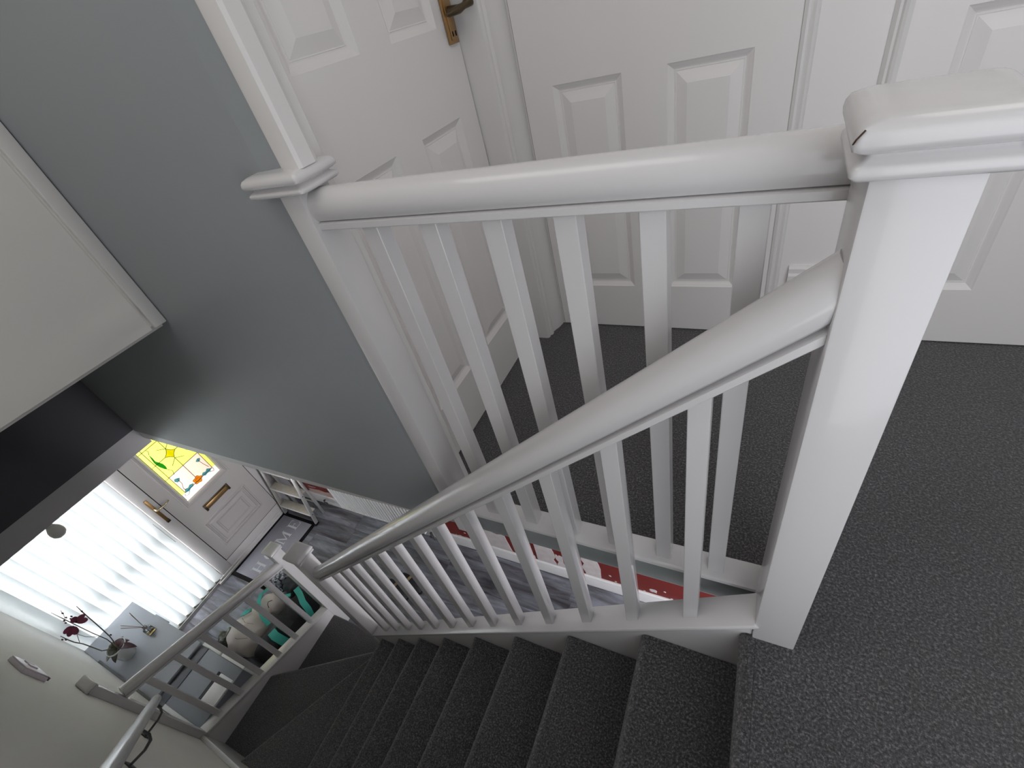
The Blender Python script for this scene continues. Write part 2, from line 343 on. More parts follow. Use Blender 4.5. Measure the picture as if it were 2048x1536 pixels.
def six_panel(name, P, W, H, handle_side, panels, back, kind='structure'):
    mb = MB(); panel_face(mb, 0, W, 0, H, panels, PROF, P)
    # edges and back
    c = [P(0, 0, 0), P(W, 0, 0), P(W, H, 0), P(0, H, 0), P(0, 0, -back), P(W, 0, -back), P(W, H, -back), P(0, H, -back)]
    mb.add(c, [(0, 1, 5, 4), (1, 2, 6, 5), (2, 3, 7, 6), (3, 0, 4, 7), (7, 6, 5, 4)])
    return struct(name, mb, DOORP, angle=20)
# door 2 : straight ahead (plane y = 1.595)
def P2(u, v, e): return (-0.730 + u, 1.595 - e, LD + 0.006 + v)
pn = [(0.099, 0.318, 0.189, 0.902), (0.446, 0.668, 0.189, 0.902), (0.099, 0.318, 1.12, 1.66), (0.446, 0.668, 1.12, 1.66), (0.099, 0.318, 1.74, 1.88), (0.446, 0.668, 1.74, 1.88)]
d2 = six_panel('door_2', P2, 0.768, 1.975, 1, pn, 0.035)
# door 3 : right
def P3(u, v, e): return (0.258 + u, 1.595 - e, LD + 0.006 + v)
d3 = six_panel('door_3', P3, 0.762, 1.975, 1, pn, 0.035)
# door 1 : left, in the end wall (plane x = -0.849)
def P1(u, v, e): return (-0.849 + e, 0.698 + u, LD + 0.006 + v)
pn1 = [(0.104, 0.326, 0.200, 0.902), (0.452, 0.672, 0.200, 0.902), (0.104, 0.326, 1.12, 1.66), (0.452, 0.672, 1.12, 1.66), (0.104, 0.326, 1.74, 1.88), (0.452, 0.672, 1.74, 1.88)]
d1 = six_panel('door_1', P1, 0.776, 1.975, 1, pn1, 0.030)
# architraves and linings (ogee section)
OG = [(0, 0), (0.003, 0.012), (0.012, 0.017), (0.020, 0.015), (0.026, 0.010), (0.034, 0.012), (0.042, 0.010), (0.052, 0.006), (0.058, 0.0), ]
def casing(name, poly, z0, z1, m=SATIN): return struct(name, MB().prism(poly, 'z', z0, z1), m, angle=28)
# right of door 1 : reveal block and moulded front face running into the corner
casing('trim_4', [(-0.85, 1.4775), (-0.776, 1.4775), (-0.768, 1.480), (-0.764, 1.488), (-0.765, 1.500), (-0.758, 1.506), (-0.757, 1.518), (-0.762, 1.526), (-0.756, 1.545), (-0.748, 1.560), (-0.742, 1.585), (-0.740, 1.602), (-0.85, 1.602)], LD + 0.002, TOP)
# right of door 2
casing('trim_5', [(0.0385, 1.603), (0.0385, 1.592), (0.047, 1.588), (0.053, 1.589), (0.056, 1.593), (0.064, 1.590), (0.070, 1.593), (0.074, 1.600), (0.074, 1.603)], LD + 0.002, 0.90)
# left of door 3
casing('trim_6', [(0.2575, 1.603), (0.2575, 1.590), (0.247, 1.586), (0.240, 1.589), (0.236, 1.594), (0.230, 1.592), (0.222, 1.600), (0.222, 1.603)], LD + 0.002, 0.90)
struct('baseboard_landing', MB().prism([(1.603, LD), (1.585, LD), (1.585, -0.905), (1.590, -0.897), (1.590, -0.882), (1.596, -0.874), (1.603, -0.874)], 'x', 0.0985, 0.222), SATIN, angle=25)
# wall end / post left of door 1 and above the far newel
casing('trim_7', [(-0.735, 0.590), (-0.719, 0.586), (-0.696, 0.588), (-0.691, 0.594), (-0.691, 0.624), (-0.698, 0.636), (-0.722, 0.650), (-0.7375, 0.662), (-0.7375, 0.604), (-0.735, 0.60)], -0.138, TOP)
casing('trim_8', [(-0.758, 0.606), (-0.738, 0.604), (-0.738, 0.690), (-0.746, 0.698), (-0.885, 0.698), (-0.885, 0.701), (-0.80, 0.701), (-0.80, 0.66), (-0.758, 0.66)], -1.258, TOP)
# door 1 handle
hd = build('door_handle', B(-0.849, -0.840, 1.412, 1.462, -0.069, 0.075), BRASS, d1, bevel=0.002)
build('plate_face', B(-0.841, -0.8375, 1.420, 1.454, -0.060, 0.066), BRASS, hd, bevel=0.001)
lv = MB().tube([(-0.84, 1.437, 0.004), (-0.80, 1.437, 0.004)], [0.013, 0.010], 14).tube([(-0.808, 1.372, -0.002), (-0.800, 1.392, 0.000), (-0.792, 1.414, 0.003), (-0.786, 1.434, 0.007), (-0.782, 1.450, 0.012), (-0.779, 1.458, 0.016), (-0.777, 1.464, 0.019)], [0.004, 0.0085, 0.0105, 0.008, 0.012, 0.0155, 0.008], 16)
build('lever', lv, DKBRASS, hd, angle=70)
for yy in (1.430, 1.447):
    build('keyhole', B(-0.8378, -0.8370, yy - 0.003, yy + 0.003, -0.052, -0.040), BLACK, hd)

# ================================================================== STAIRCASE
LV = {k: -1.35 - 0.2205 * (k - 1) for k in range(1, 13)}
nose = lambda k: 0.055 if k == 0 else -0.168 - 0.2465 * (k - 1)
def nprof(n, L, drop, back):
    return [(n + 0.020, L - drop), (n + 0.018, L - 0.050), (n + 0.008, L - 0.042), (n + 0.001, L - 0.030), (n, L - 0.018), (n + 0.004, L - 0.008), (n + 0.012, L - 0.001), (n + 0.022, L), (n + back, L), (n + back, L - drop)]
st = thing('staircase', (-1.4, 0.05, FL), 'charcoal carpeted staircase with white strings running down to a winder turn', 'staircase')
for k in range(0, 9):
    L = LD if k == 0 else LV[k]
    back = 0.030 if k == 0 else (0.262 if k > 1 else 0.243)
    build('step', MB().prism(nprof(nose(k), L, 0.225, back), 'y', -0.372, 0.4885), CARPET, st, angle=40)
def winder(poly, L, nosing_edges, drop=0.225):
    me = MB().prism(poly, 'z', L - drop, L)
    xs = me
    o = build('step', me, CARPET, st, smooth=True, angle=40)
    bm = bmesh.new(); bm.from_mesh(o.data); org = WP[o.name]; ed = []
    for e in bm.edges:
        a = e.verts[0].co + org; b = e.verts[1].co + org
        if abs(a.z - L) < 1e-4 and abs(b.z - L) < 1e-4:
            for (p, q) in nosing_edges:
                P_, Q_ = Vector((*p, L)), Vector((*q, L))
                if ((a - P_).length < 1e-3 and (b - Q_).length < 1e-3) or ((a - Q_).length < 1e-3 and (b - P_).length < 1e-3): ed.append(e)
    bmesh.ops.bevel(bm, geom=ed, offset=0.018, segments=4, profile=0.5, affect='EDGES')
    bm.to_mesh(o.data); bm.free()
    for p in o.data.polygons: p.use_smooth = True
    o.data.set_sharp_from_angle(angle=math.radians(50))
    return o
winder([(-1.868, 0.4885), (-1.984, 0.4885), (-2.487, -0.372), (-1.868, -0.372)], LV[9], [((-1.984, 0.4885), (-2.487, -0.372))])
winder([(-1.975, 0.481), (-2.043, 0.481), (-2.043, 0.553), (-2.848, 0.064), (-2.848, -0.372), (-2.474, -0.372)], LV[10], [((-2.043, 0.553), (-2.848, 0.064))])
winder([(-2.043, 0.548), (-2.043, 0.618), (-2.848, 0.618), (-2.848, 0.058)], LV[11], [((-2.043, 0.618), (-2.848, 0.618))])
# strings
sm = 0.888
cap = lambda x: -1.153 + sm * x
build('outer_string', MB().prism([(0.077, cap(0.077) - 0.024), (0.077, -1.50), (-1.965, -1.50 - 0.894 * 2.04), (-1.965, cap(-1.965) - 0.024)], 'y', 0.490, 0.545), GLOSS, st, bevel=0.002)
CP = [(-0.0, 0), (0.0, -0.012), (0.005, -0.016), (0.005, -0.022), (0.009, -0.026), (0.066, -0.026), (0.071, -0.016), (0.073, -0.012), (0.073, 0)]
# capping swept down the slope ; side axis = -Y so flip
p0 = (0.077, 0.480, cap(0.077)); p1 = (-1.962, 0.480, cap(-1.962))
build('string_capping', MB().sweep([(a, b) for a, b in CP], p0, p1), GLOSS, st, bevel=0.0015, seg=1, angle=50)
ws = MB().prism([(0.40, -1.03), (0.09, -1.03), (-1.90, -1.03 - 0.894 * 1.99), (-1.95, -2.86), (-2.30, -2.93), (-2.848, -3.10), (-2.848, -3.60), (-1.9, -3.3), (0.09, -1.35), (0.40, -1.20)], 'y', -0.3995, -0.372)
build('wall_string', ws, GLOSS, st, bevel=0.003)
lz = lambda y_: -3.115 - 0.332 * (y_ + 0.36)
build('lower_string', MB().prism([(-0.398, lz(-0.398) - 0.02), (0.612, lz(0.612) - 0.02), (0.612, FL), (-0.398, FL)], 'x', -2.905, -2.848), GLOSS, st, bevel=0.002)
build('lower_string_capping', MB().prism([(-0.360, lz(-0.360)), (0.6125, lz(0.6125)), (0.6125, lz(0.6125) - 0.02), (-0.360, lz(-0.360) - 0.02)], 'x', -2.915, -2.838), GLOSS, st, bevel=0.003)

# ================================================================== BALUSTRADES
def mop(r=0.031, cy=0.044, fw=0.027, ft=0.014, n=22):
    """moulded handrail section, origin under the fillet"""
    pts = []
    a0 = math.asin(min(1, (fw - 0.004) / r))
    for k in range(n + 1):
        a = -PI / 2 + a0 + (2 * PI - 2 * a0) * k / n
        pts.append((r * math.cos(a), cy + r * math.sin(a)))
    return pts, [(-fw, 0.002), (-fw + 0.002, 0), (fw - 0.002, 0), (fw, 0.002), (fw, ft - 0.002), (fw - 0.003, ft), (-fw + 0.003, ft), (-fw, ft - 0.002)]
def rail(name, p0, p1, parent, r=0.031, cy=0.044, fw=0.027, m=GLOSS):
    R_, F_ = mop(r, cy, fw)
    h = build(name, MB().sweep(R_, p0, p1), m, parent, angle=50)
    build('fillet', MB().sweep(F_, p0, p1), m, h, bevel=0.0)
    return h
def newel(x0, x1, y0, y1, zb, zt, parent, capb, capt, m=GLOSS):
    """square post with a double moulded cap ; capb = (x0,x1,y0,y1)"""
    n = build('newel_post', B(x0, x1, y0, y1, zb, zt), m, parent, bevel=0.003)
    a0, a1, b0, b1 = capb; hgt = capt - zt
    def ring(t): return (a0 + t, a1 - t, b0 + t, b1 - t)
    def rr(b, r, z, k=4):
        x0, x1, y0, y1 = b; pts = []
        for cx, cy, s in ((x1 - r, y1 - r, 0), (x0 + r, y1 - r, 1), (x0 + r, y0 + r, 2), (x1 - r, y0 + r, 3)):
            for i in range(k + 1):
                a = (s + i / k) * PI / 2; pts.append((cx + r * math.cos(a), cy + r * math.sin(a), z))
        return pts
    prof = [(0.016, 0.0), (0.006, 0.03), (0.003, 0.10), (0.003, 0.22), (0.006, 0.30), (0.011, 0.37), (0.012, 0.42), (0.006, 0.47), (0.001, 0.54), (0.0, 0.66), (0.001, 0.78), (0.004, 0.89), (0.009, 0.965), (0.016, 1.0)]
    rings = [rr(ring(t), 0.006 + (0.006 if q > 0.9 else 0), zt + hgt * q) for t, q in prof]
    k = len(rings[0]); mb = MB()
    mb.add([p for r_ in rings for p in r_], [(i * k + j, i * k + (j + 1) % k, (i + 1) * k + (j + 1) % k, (i + 1) * k + j) for i in range(len(rings) - 1) for j in range(k)] + [tuple(range(k))[::-1], tuple((len(rings) - 1) * k + j for j in range(k))])
    build('newel_cap', mb, m, n, angle=50)
    return n
# landing guard
lb = thing('landing_balustrade', (-0.35, 0.595, -1.10), 'level white balustrade along the landing edge, six square spindles below a thick rounded rail', 'balustrade')
n1 = newel(0.0775, 0.1555, 0.4835, 0.578, -1.60, -0.183, lb, (0.058, 0.178, 0.466, 0.590), -0.134)
build('corner_packing', B(0.090, 0.1555, 0.578, 0.655, -1.20, -0.19), GLOSS, lb)
build('crack', MB().tube([(0.0605, 0.4760, -0.153), (0.0588, 0.4695, -0.150), (0.0600, 0.4670, -0.146), (0.0650, 0.4685, -0.140)], 0.0007, 6), mat('dark_brown_wood_crack', (0.05, 0.02, 0.01), 0.8), n1)
newel(-0.769, -0.7175, 0.580, 0.656, -1.258, -0.175, lb, (-0.832, -0.687, 0.562, 0.668), -0.136)
rail('handrail', (-0.7185, 0.6157, -0.2454), (0.0905, 0.6157, -0.2454), lb, r=0.0312, cy=0.0374, fw=0.027)
br = [(0.596, -1.144), (0.583, -1.142), (0.579, -1.136), (0.581, -1.129), (0.588, -1.125), (0.6425, -1.125), (0.6425, -1.238), (0.626, -1.238), (0.626, -1.200), (0.613, -1.194), (0.613, -1.172), (0.606, -1.164), (0.606, -1.150)]
build('base_rail', MB().prism(br, 'x', -0.7175, 0.088), GLOSS, lb, angle=30)
first = None
for xl in (-0.628, -0.503, -0.3827, -0.2647, -0.144, -0.0255):
    if first is None: first = build('spindle', B(xl, xl + 0.0348, 0.598, 0.6328, -1.127, -0.2434), GLOSS, lb, bevel=0.0012, seg=1); fx = xl
    else: dup(first, (xl - fx, 0, 0))
# raked flight balustrade
sb = thing('stair_balustrade', (-0.95, 0.52, -2.1), 'raked white balustrade beside the carpeted flight, thirteen square spindles under a sloping rail', 'balustrade')
fz = lambda x: -0.438 + 0.892 * x
ang = math.atan(0.892)
rail('handrail', (0.125, 0.5195, fz(0.125)), (-1.985, 0.5195, fz(-1.985)), sb, r=0.0325, cy=0.043, fw=0.026)
first = None
for i in range(13):
    xl = -0.0665 - 0.1440 * i; xr = xl + 0.032
    if first is None:
        q = MB().prism([(xl, cap(xl) - 0.004), (xr, cap(xr) - 0.004), (xr, fz(xr) + 0.004), (xl, fz(xl) + 0.004)], 'y', 0.504, 0.536)
        first = build('spindle', q, GLOSS, sb, bevel=0.0012, seg=1)
    else: dup(first, (-0.144 * i, 0, -0.144 * i * 0.890))
newel(-2.042, -1.962, 0.483, 0.562, FL, -1.975, sb, (-2.060, -1.936, 0.468, 0.580), -1.934)
# lower guard over the winders
wb = thing('lower_balustrade', (-2.88, 0.12, -3.2), 'short white balustrade guarding the outside of the winder turn beside the hall window', 'balustrade')
newel(-2.915, -2.845, -0.3995, -0.358, -3.13, -2.205, wb, (-2.930, -2.812, -0.3998, -0.344), -2.165)
newel(-2.938, -2.852, 0.613, 0.692, FL, -2.615, wb, (-2.945, -2.834, 0.604, 0.706), -2.575)
rz = lambda y_: -2.425 - 0.345 * (y_ + 0.36)
rail('handrail', (-2.879, -0.3585, rz(-0.3585) - 0.012), (-2.879, 0.6135, rz(0.6135) - 0.012), wb, r=0.031, cy=0.040, fw=0.024)
first = None
for k in range(6):
    yc = -0.252 + 0.146 * k; y0, y1 = yc - 0.018, yc + 0.018
    if first is None:
        q = MB().prism([(y0, lz(y0) - 0.003), (y1, lz(y1) - 0.003), (y1, rz(y1)), (y0, rz(y0))], 'x', -2.897, -2.861)
        first = build('spindle', q, GLOSS, wb, bevel=0.0012, seg=1)
    else: dup(first, (0, 0.146 * k, -0.146 * k * 0.3385))
# wall handrail with two wire brackets
wh = thing('wall_handrail', (-1.9, -0.30, -1.8), 'white tubular handrail on bent metal brackets fixed to the side wall', 'handrail')
e0 = Vector((-2.475, -0.27, -2.262)); dr = Vector((0.745, 0, 0.667)).normalized()
pts = [e0 + dr * 0.0, e0 + dr * 0.004, e0 + dr * 0.012, e0 + dr * 0.022] + [e0 + dr * t for t in (0.3, 1.0, 2.0, 2.9)]
build('rail', MB().tube(pts, [0.006, 0.014, 0.0195, 0.0215, 0.0215, 0.0215, 0.0215, 0.0215], 20), GLOSS, wh, angle=60)
def bracket(path):
    path = [Vector(p) for p in path]
    b = build('bracket', MB().tube(path, 0.0052, 8), DKMET, wh, angle=60)
    q = path[-1]
    build('fixing_plate', B(q.x - 0.026, q.x + 0.020, -0.3995, -0.394, q.z - 0.020, q.z + 0.016), DKMET, b, bevel=0.002)
bracket([(-2.300, -0.270, -2.125), (-2.312, -0.276, -2.170), (-2.326, -0.288, -2.205), (-2.345, -0.320, -2.235), (-2.385, -0.396, -2.275)])
bracket([(-1.690, -0.270, -1.580), (-1.700, -0.275, -1.630), (-1.716, -0.290, -1.668), (-1.750, -0.325, -1.709), (-1.860, -0.396, -1.805)])


# ================================================================== FRONT WINDOW, BLIND, FRONT DOOR
wn = thing('window_1', (-4.50, 0.08, -3.74), kind='structure')
fr = MB().box(-4.55, -4.47, -0.40, -0.345, -3.74, -1.70).box(-4.55, -4.47, 0.50, 0.555, -3.74, -1.70).box(-4.55, -4.47, -0.345, 0.50, -3.74, -3.665).box(-4.55, -4.47, -0.345, 0.50, -1.76, -1.70).box(-4.545, -4.475, -0.345, 0.50, -2.925, -2.855)
build('window_frame', fr, UPVCF, wn, bevel=0.004)
for z0, z1 in ((-3.665, -2.925), (-2.855, -1.76)):
    build('pane', B(-4.516, -4.508, -0.345, 0.50, z0, z1), translucent('obscured_glass', (0.8, 0.82, 0.82), (0.96, 0.97, 0.97), 0.9) if 'obscured_glass' not in bpy.data.materials else bpy.data.materials['obscured_glass'], wn)
bl = thing('vertical_blind', (-4.41, 0.08, -3.70), 'white vertical slat blind covering the tall window beside the front door', 'blind')
build('headrail', B(-4.450, -4.405, -0.38, 0.53, -1.66, -1.62), UPVCF, bl)
s0 = None
th = math.radians(22); cw, sw_ = math.cos(th), math.sin(th)
for k in range(11):
    yc = 0.478 - 0.0835 * k
    if s0 is None:
        mbs = MB(); n = 6; vs = []
        for i in range(n + 1):
            u = -0.066 + 0.132 * i / n; bow = 0.008 * (1 - (2 * i / n - 1) ** 2)
            px = -4.428 + u * sw_ + bow * cw; py = yc + u * cw - bow * sw_
            vs += [(px, py, -3.680), (px, py, -1.66), (px + 0.0008, py, -3.680), (px + 0.0008, py, -1.66)]
        fs = []
        for i in range(n):
            a = i * 4; b = a + 4
            fs += [(a, b, b + 1, a + 1), (a + 2, a + 3, b + 3, b + 2), (a, a + 2, b + 2, b), (a + 1, b + 1, b + 3, a + 3)]
        fs += [(0, 1, 3, 2), (n * 4, n * 4 + 2, n * 4 + 3, n * 4 + 1)]
        s0 = build('slat', mbs.add(vs, fs), SLAT, bl, angle=50)
        w0 = build('slat_weight', MB().box(-4.436, -4.420, yc - 0.030, yc + 0.030, -3.700, -3.672), mat('beige_weight', (0.40, 0.38, 0.28), 0.6), bl, bevel=0.002)
    else:
        dup(s0, (0, -0.0835 * k, 0)); dup(w0, (0, -0.0835 * k, 0))
cd = MB()
for k in range(34):
    cd.lathe([(0.0006, -0.003), (0.0032, 0), (0.0006, 0.003)], (-4.385, 0.520, -2.71 - 0.0085 * k), 6)
build('bead_chain', cd, mat('dull_green_chain', (0.20, 0.22, 0.15), 0.5), bl, kind='stuff')

# front door (moulded plastic leaf with leaded glass)
fd = thing('door_4', (-4.48, 1.01, FL), kind='structure')
build('door_frame', MB().box(-4.54, -4.452, 0.556, 0.6665, -3.72, -1.66).box(-4.54, -4.452, 1.379, 1.46, -3.72, -1.66).box(-4.54, -4.452, 0.6665, 1.379, -3.72, -3.6235).box(-4.54, -4.452, 0.6665, 1.379, -1.715, -1.66), UPVCF, fd, bevel=0.006, seg=2)
build('threshold', MB().box(-4.54, -4.435, 0.48, 1.46, FL, -3.745).box(-4.54, -4.444, 0.50, 1.46, -3.745, -3.718), UPVCF, fd, bevel=0.004)
build('seal', MB().box(-4.50, -4.4555, 0.664, 0.672, -3.62, -1.71).box(-4.50, -4.4555, 1.374, 1.380, -3.62, -1.71).box(-4.50, -4.4555, 0.664, 1.380, -3.6245, -3.617), BLACK, fd)
GL = (0.833, 1.211, -2.828, -1.93)
Pf = lambda u, v, e: (-4.452 + e, u, v)
mb = MB()
DP = [(t, e * 1.9) for t, e in [(0, 0), (0.006, 0.005), (0.014, 0.005), (0.020, -0.004), (0.028, -0.006), (0.036, 0.001), (0.046, 0.004), (0.052, -0.002), (0.088, -0.002), (0.094, 0.005), (0.104, 0.005), (0.112, -0.004), (0.120, -0.005)]]
# leaf sheet with a hole for the glass surround and a moulded lower panel
u0, u1, v0, v1 = 0.672, 1.374, -3.617, -1.715
gs = (0.775, 1.262, -2.890, -1.87); lp = (0.765, 1.262, -3.492, -3.128)
us = sorted({u0, u1, gs[0], gs[1], lp[0], lp[1]}); vs_ = sorted({v0, v1, gs[2], gs[3], lp[2], lp[3]})
for i in range(len(us) - 1):
    for j in range(len(vs_) - 1):
        uc = (us[i] + us[i + 1]) / 2; vc = (vs_[j] + vs_[j + 1]) / 2
        if any(p[0] < uc < p[1] and p[2] < vc < p[3] for p in (gs, lp)): continue
        mb.add([Pf(us[i], vs_[j], 0), Pf(us[i + 1], vs_[j], 0), Pf(us[i + 1], vs_[j + 1], 0), Pf(us[i], vs_[j + 1], 0)], [(0, 1, 2, 3)])
def rings(mb, P, a, b, c, d, prof, close=True):
    rs = [[P(a + t, c + t, e), P(b - t, c + t, e), P(b - t, d - t, e), P(a + t, d - t, e)] for t, e in prof]
    for r0, r1 in zip(rs, rs[1:]): mb.add(r0 + r1, [(k, (k + 1) % 4, 4 + (k + 1) % 4, 4 + k) for k in range(4)])
    if close: mb.add(rs[-1], [(0, 1, 2, 3)])
rings(mb, Pf, *lp, DP)
rings(mb, Pf, *gs, [(0, 0), (0.005, 0.009), (0.014, 0.010), (0.020, 0.001), (0.026, -0.002), (0.034, 0.010), (0.044, 0.012), (0.050, 0.006), (0.056, -0.008), (0.058, -0.016)], close=False)
mb.add([Pf(u0, v0, 0), Pf(u1, v0, 0), Pf(u1, v1, 0), Pf(u0, v1, 0), Pf(u0, v0, -0.05), Pf(u1, v0, -0.05), Pf(u1, v1, -0.05), Pf(u0, v1, -0.05)], [(0, 1, 5, 4), (1, 2, 6, 5), (2, 3, 7, 6), (3, 0, 4, 7)])
build('door_leaf', mb, UPVC, fd, angle=25)
# letterbox
lbx = build('letterbox', MB().box(-4.4515, -4.440, 0.873, 0.893, -3.052, -2.975).box(-4.4515, -4.440, 1.136, 1.156, -3.052, -2.975).box(-4.4515, -4.444, 0.893, 1.136, -2.995, -2.975), DKBRASS, fd, bevel=0.002)
build('flap', B(-4.4515, -4.446, 0.893, 1.136, -3.045, -2.995), BRASS, lbx, bevel=0.002)
# lever handle
fh_ = build('handle_plate', B(-4.4515, -4.440, 0.604, 0.632, -2.835, -2.53), BRASS, fd, bevel=0.003)
build('lever', MB().tube([(-4.44, 0.617, -2.645), (-4.405, 0.617, -2.648), (-4.400, 0.630, -2.652), (-4.402, 0.680, -2.662), (-4.404, 0.715, -2.655), (-4.402, 0.728, -2.648)], [0.009, 0.009, 0.010, 0.008, 0.007, 0.009], 12), GOLD, fh_, angle=60)
build('latch', MB().box(-4.4405, -4.428, 0.603, 0.633, -2.835, -2.800), DKBRASS, fh_, bevel=0.004)
# leaded glass : plane x, coloured panes lying side by side, lead lines on top
GX = -4.468
gp = thing('leaded_glass', (GX, 1.02, -2.38)); gp.parent = fd; gp.location = Vector((GX, 1.02, -2.38)) - WP[fd.name]; WP[gp.name] = Vector((GX, 1.02, -2.38))
def pane(poly, m, d=0.0): build('pane', MB().prism(poly, 'x', GX - 0.004 + d, GX + d), m, gp, smooth=False)
a0, a1, b0, b1 = GL; ia, ib, iz = 0.868, 1.172, -2.752
cx, cz, cy2 = 1.0155, -2.362, -2.532
pane([(a0, b0), (a1, b0), (a1, iz), (a0, iz)], G_WHITE)
pane([(a0, iz), (ia, iz), (ia, b1), (a0, b1)], G_YEL); pane([(ib, iz), (a1, iz), (a1, b1), (ib, b1)], G_YEL)
pane([(ia, iz), (cx, iz), (cx, cy2), (ia, cy2)], G_PINK); pane([(cx, iz), (ib, iz), (ib, cy2), (cx, cy2)], G_PINK)
for (p, q) in ((ia, cx), (cx, ib)):
    for (r, t) in ((cy2, cz), (cz, -2.20), (-2.20, b1)):
        pane([(p, r), (q, r), (q, t), (p, t)], G_YEL)
# concave diamond star
sp = []
for (p, q) in (((cx, cz + 0.060), (cx + 0.052, cz)), ((cx + 0.052, cz), (cx, cz - 0.056)), ((cx, cz - 0.056), (cx - 0.055, cz)), ((cx - 0.055, cz), (cx, cz + 0.060))):
    for i in range(5):
        t = i / 5; mx_ = p[0] * (1 - t) + q[0] * t; mz_ = p[1] * (1 - t) + q[1] * t; k = 0.42 * 4 * t * (1 - t) * 0.55
        sp.append((mx_ + (cx - mx_) * k, mz_ + (cz - mz_) * k))
pane(sp, G_GOLD, 0.0045)
def leaf2(pts, m, d=0.0045): pane(pts, m, d)
leaf2([(0.896, -2.245), (0.884, -2.30), (0.877, -2.345), (0.882, -2.395), (0.897, -2.440), (0.910, -2.462), (0.919, -2.430), (0.918, -2.393), (0.905, -2.358), (0.893, -2.330), (0.897, -2.29)], G_GREEN)
leaf2([(1.132, -2.300), (1.122, -2.345), (1.117, -2.385), (1.124, -2.445), (1.137, -2.428), (1.143, -2.395), (1.139, -2.345)], G_GREEN)
leaf2([(0.876, -2.60), (0.886, -2.578), (0.905, -2.585), (0.926, -2.600), (0.912, -2.622), (0.890, -2.624)], G_BLUE)
leaf2([(1.108, -2.592), (1.122, -2.612), (1.142, -2.612), (1.155, -2.590), (1.135, -2.578)], G_BLUE)
leaf2([(0.870, -2.748), (0.890, -2.724), (0.915, -2.735), (0.938, -2.722), (0.968, -2.738), (0.950, -2.760), (0.925, -2.757), (0.900, -2.772)], G_BLUE)
leaf2([(1.060, -2.742), (1.085, -2.726), (1.110, -2.738), (1.130, -2.722), (1.160, -2.750), (1.140, -2.768), (1.110, -2.762), (1.085, -2.768)], G_BLUE)
rs_ = [(1.015 + (0.040 + 0.006 * math.cos(5 * a)) * math.cos(a), -2.742 + (0.036 + 0.006 * math.cos(5 * a)) * math.sin(a)) for a in [2 * PI * i / 20 for i in range(20)]]
leaf2(rs_, G_ROSE)
def came(pts, r=0.0016): return MB().tube([(GX + 0.0055, p, q) for p, q in pts], r, 6)
cm = MB()
def lead(*pts, r=0.0024):
    k = came(pts, r); cm.add(k.v, k.f)
lead((ia, b1), (ia, iz)); lead((ib, b1), (ib, iz)); lead((ia, iz), (ib, iz))
lead((a0, -2.195), (a1, -2.195)); lead((a0, b0 + 0.01), (a0, b1)); lead((cx, b1), (cx, cz + 0.060)); lead((cx, cz - 0.056), (cx, -2.705))
lead((a0, cz), (cx - 0.055, cz)); lead((cx + 0.052, cz), (a1, cz)); lead((a0, cy2), (a1, cy2))
lead(*(sp + [sp[0]]))
# rounded petals around the star
for sx in (-1, 1):
    for sz in (-1, 1):
        lead(*[(cx + sx * (0.052 + 0.0 - 0.052 * math.cos(t)) , cz + sz * (0.060 * math.cos(t))) for t in [PI / 2 * i / 6 for i in range(7)]][:1] + [(cx + sx * 0.02, cz + sz * 0.075), (cx + sx * 0.06, cz + sz * 0.105)])
lead(*(rs_ + [rs_[0]]), r=0.0018)
lead(*[(1.015 + 0.022 * math.cos(a), -2.742 + 0.018 * math.sin(a)) for a in [2 * PI * i / 10 for i in range(11)]], r=0.0015)
lead((0.910, -2.462), (0.930, -2.50), (0.915, -2.54)); lead((0.896, -2.245), (0.912, -2.22), (0.905, -2.20))
lead((1.132, -2.300), (1.145, -2.27)); lead((1.137, -2.44), (1.150, -2.47))
lead((0.905, -2.60), (0.905, -2.66), (0.885, -2.70), (0.885, -2.735)); lead((1.130, -2.60), (1.140, -2.66), (1.155, -2.72)); lead((0.86, -2.755), (0.85, -2.775), (0.875, -2.79), (0.90, -2.772))
lead((1.16, -2.75), (1.175, -2.765), (1.165, -2.79), (1.13, -2.768))
build('came', cm, LEAD, gp, kind='stuff')

# ================================================================== HALL THINGS
# skirting and filler patches on the red wall
struct('baseboard_hall', MB().prism([(1.62, FL), (1.600, FL), (1.600, -3.672), (1.604, -3.660), (1.604, -3.645), (1.612, -3.634), (1.62, -3.634)], 'x', -4.46, 2.4), RADM, angle=25)
hw = bpy.data.objects['wall_hall']
def blob(x0, x1, z0, z1, m, n=22, jag=0.014, name='filler_patch', t=0.0025):
    random.seed(int(abs(x0 * 1000) + abs(z0 * 10))); pts = []
    for i in range(n):
        s = i / n * 4; k = int(s); f = s - k
        p = [(x0 + (x1 - x0) * f, z0), (x1, z0 + (z1 - z0) * f), (x1 - (x1 - x0) * f, z1), (x0, z1 - (z1 - z0) * f)][k]
        pts.append((p[0] + random.uniform(-jag, jag), p[1] + random.uniform(-jag, jag)))
    build(name, MB().prism(pts, 'y', 1.6195 - t, 1.6195), m, hw, smooth=False)
blob(-1.86, -1.635, -3.655, -3.38, FILL); blob(-1.375, -1.215, -3.655, -3.30, FILL); blob(-1.195, -1.135, -3.655, -3.46, FILL)
blob(-0.965, -0.835, -3.655, -3.30, FILL); blob(-1.47, -1.405, -3.655, -3.58, FILL, jag=0.006); blob(-1.60, -1.52, -3.652, -3.635, FILL, jag=0.006)
blob(-2.22, -2.05, -3.650, -3.620, FILL, jag=0.01); blob(-0.62, -0.55, -3.645, -3.60, FILL, jag=0.006); blob(-0.45, -0.40, -3.60, -3.56, FILL, jag=0.006)
for sx_, sz_ in ((-0.76, -3.55), (-0.72, -3.62), (-0.58, -3.54), (-0.50, -3.63), (-0.35, -3.55), (-0.30, -3.63), (-1.56, -3.5), (-2.1, -3.55)):
    blob(sx_, sx_ + 0.014, sz_, sz_ + 0.012, FILL, n=8, jag=0.003)
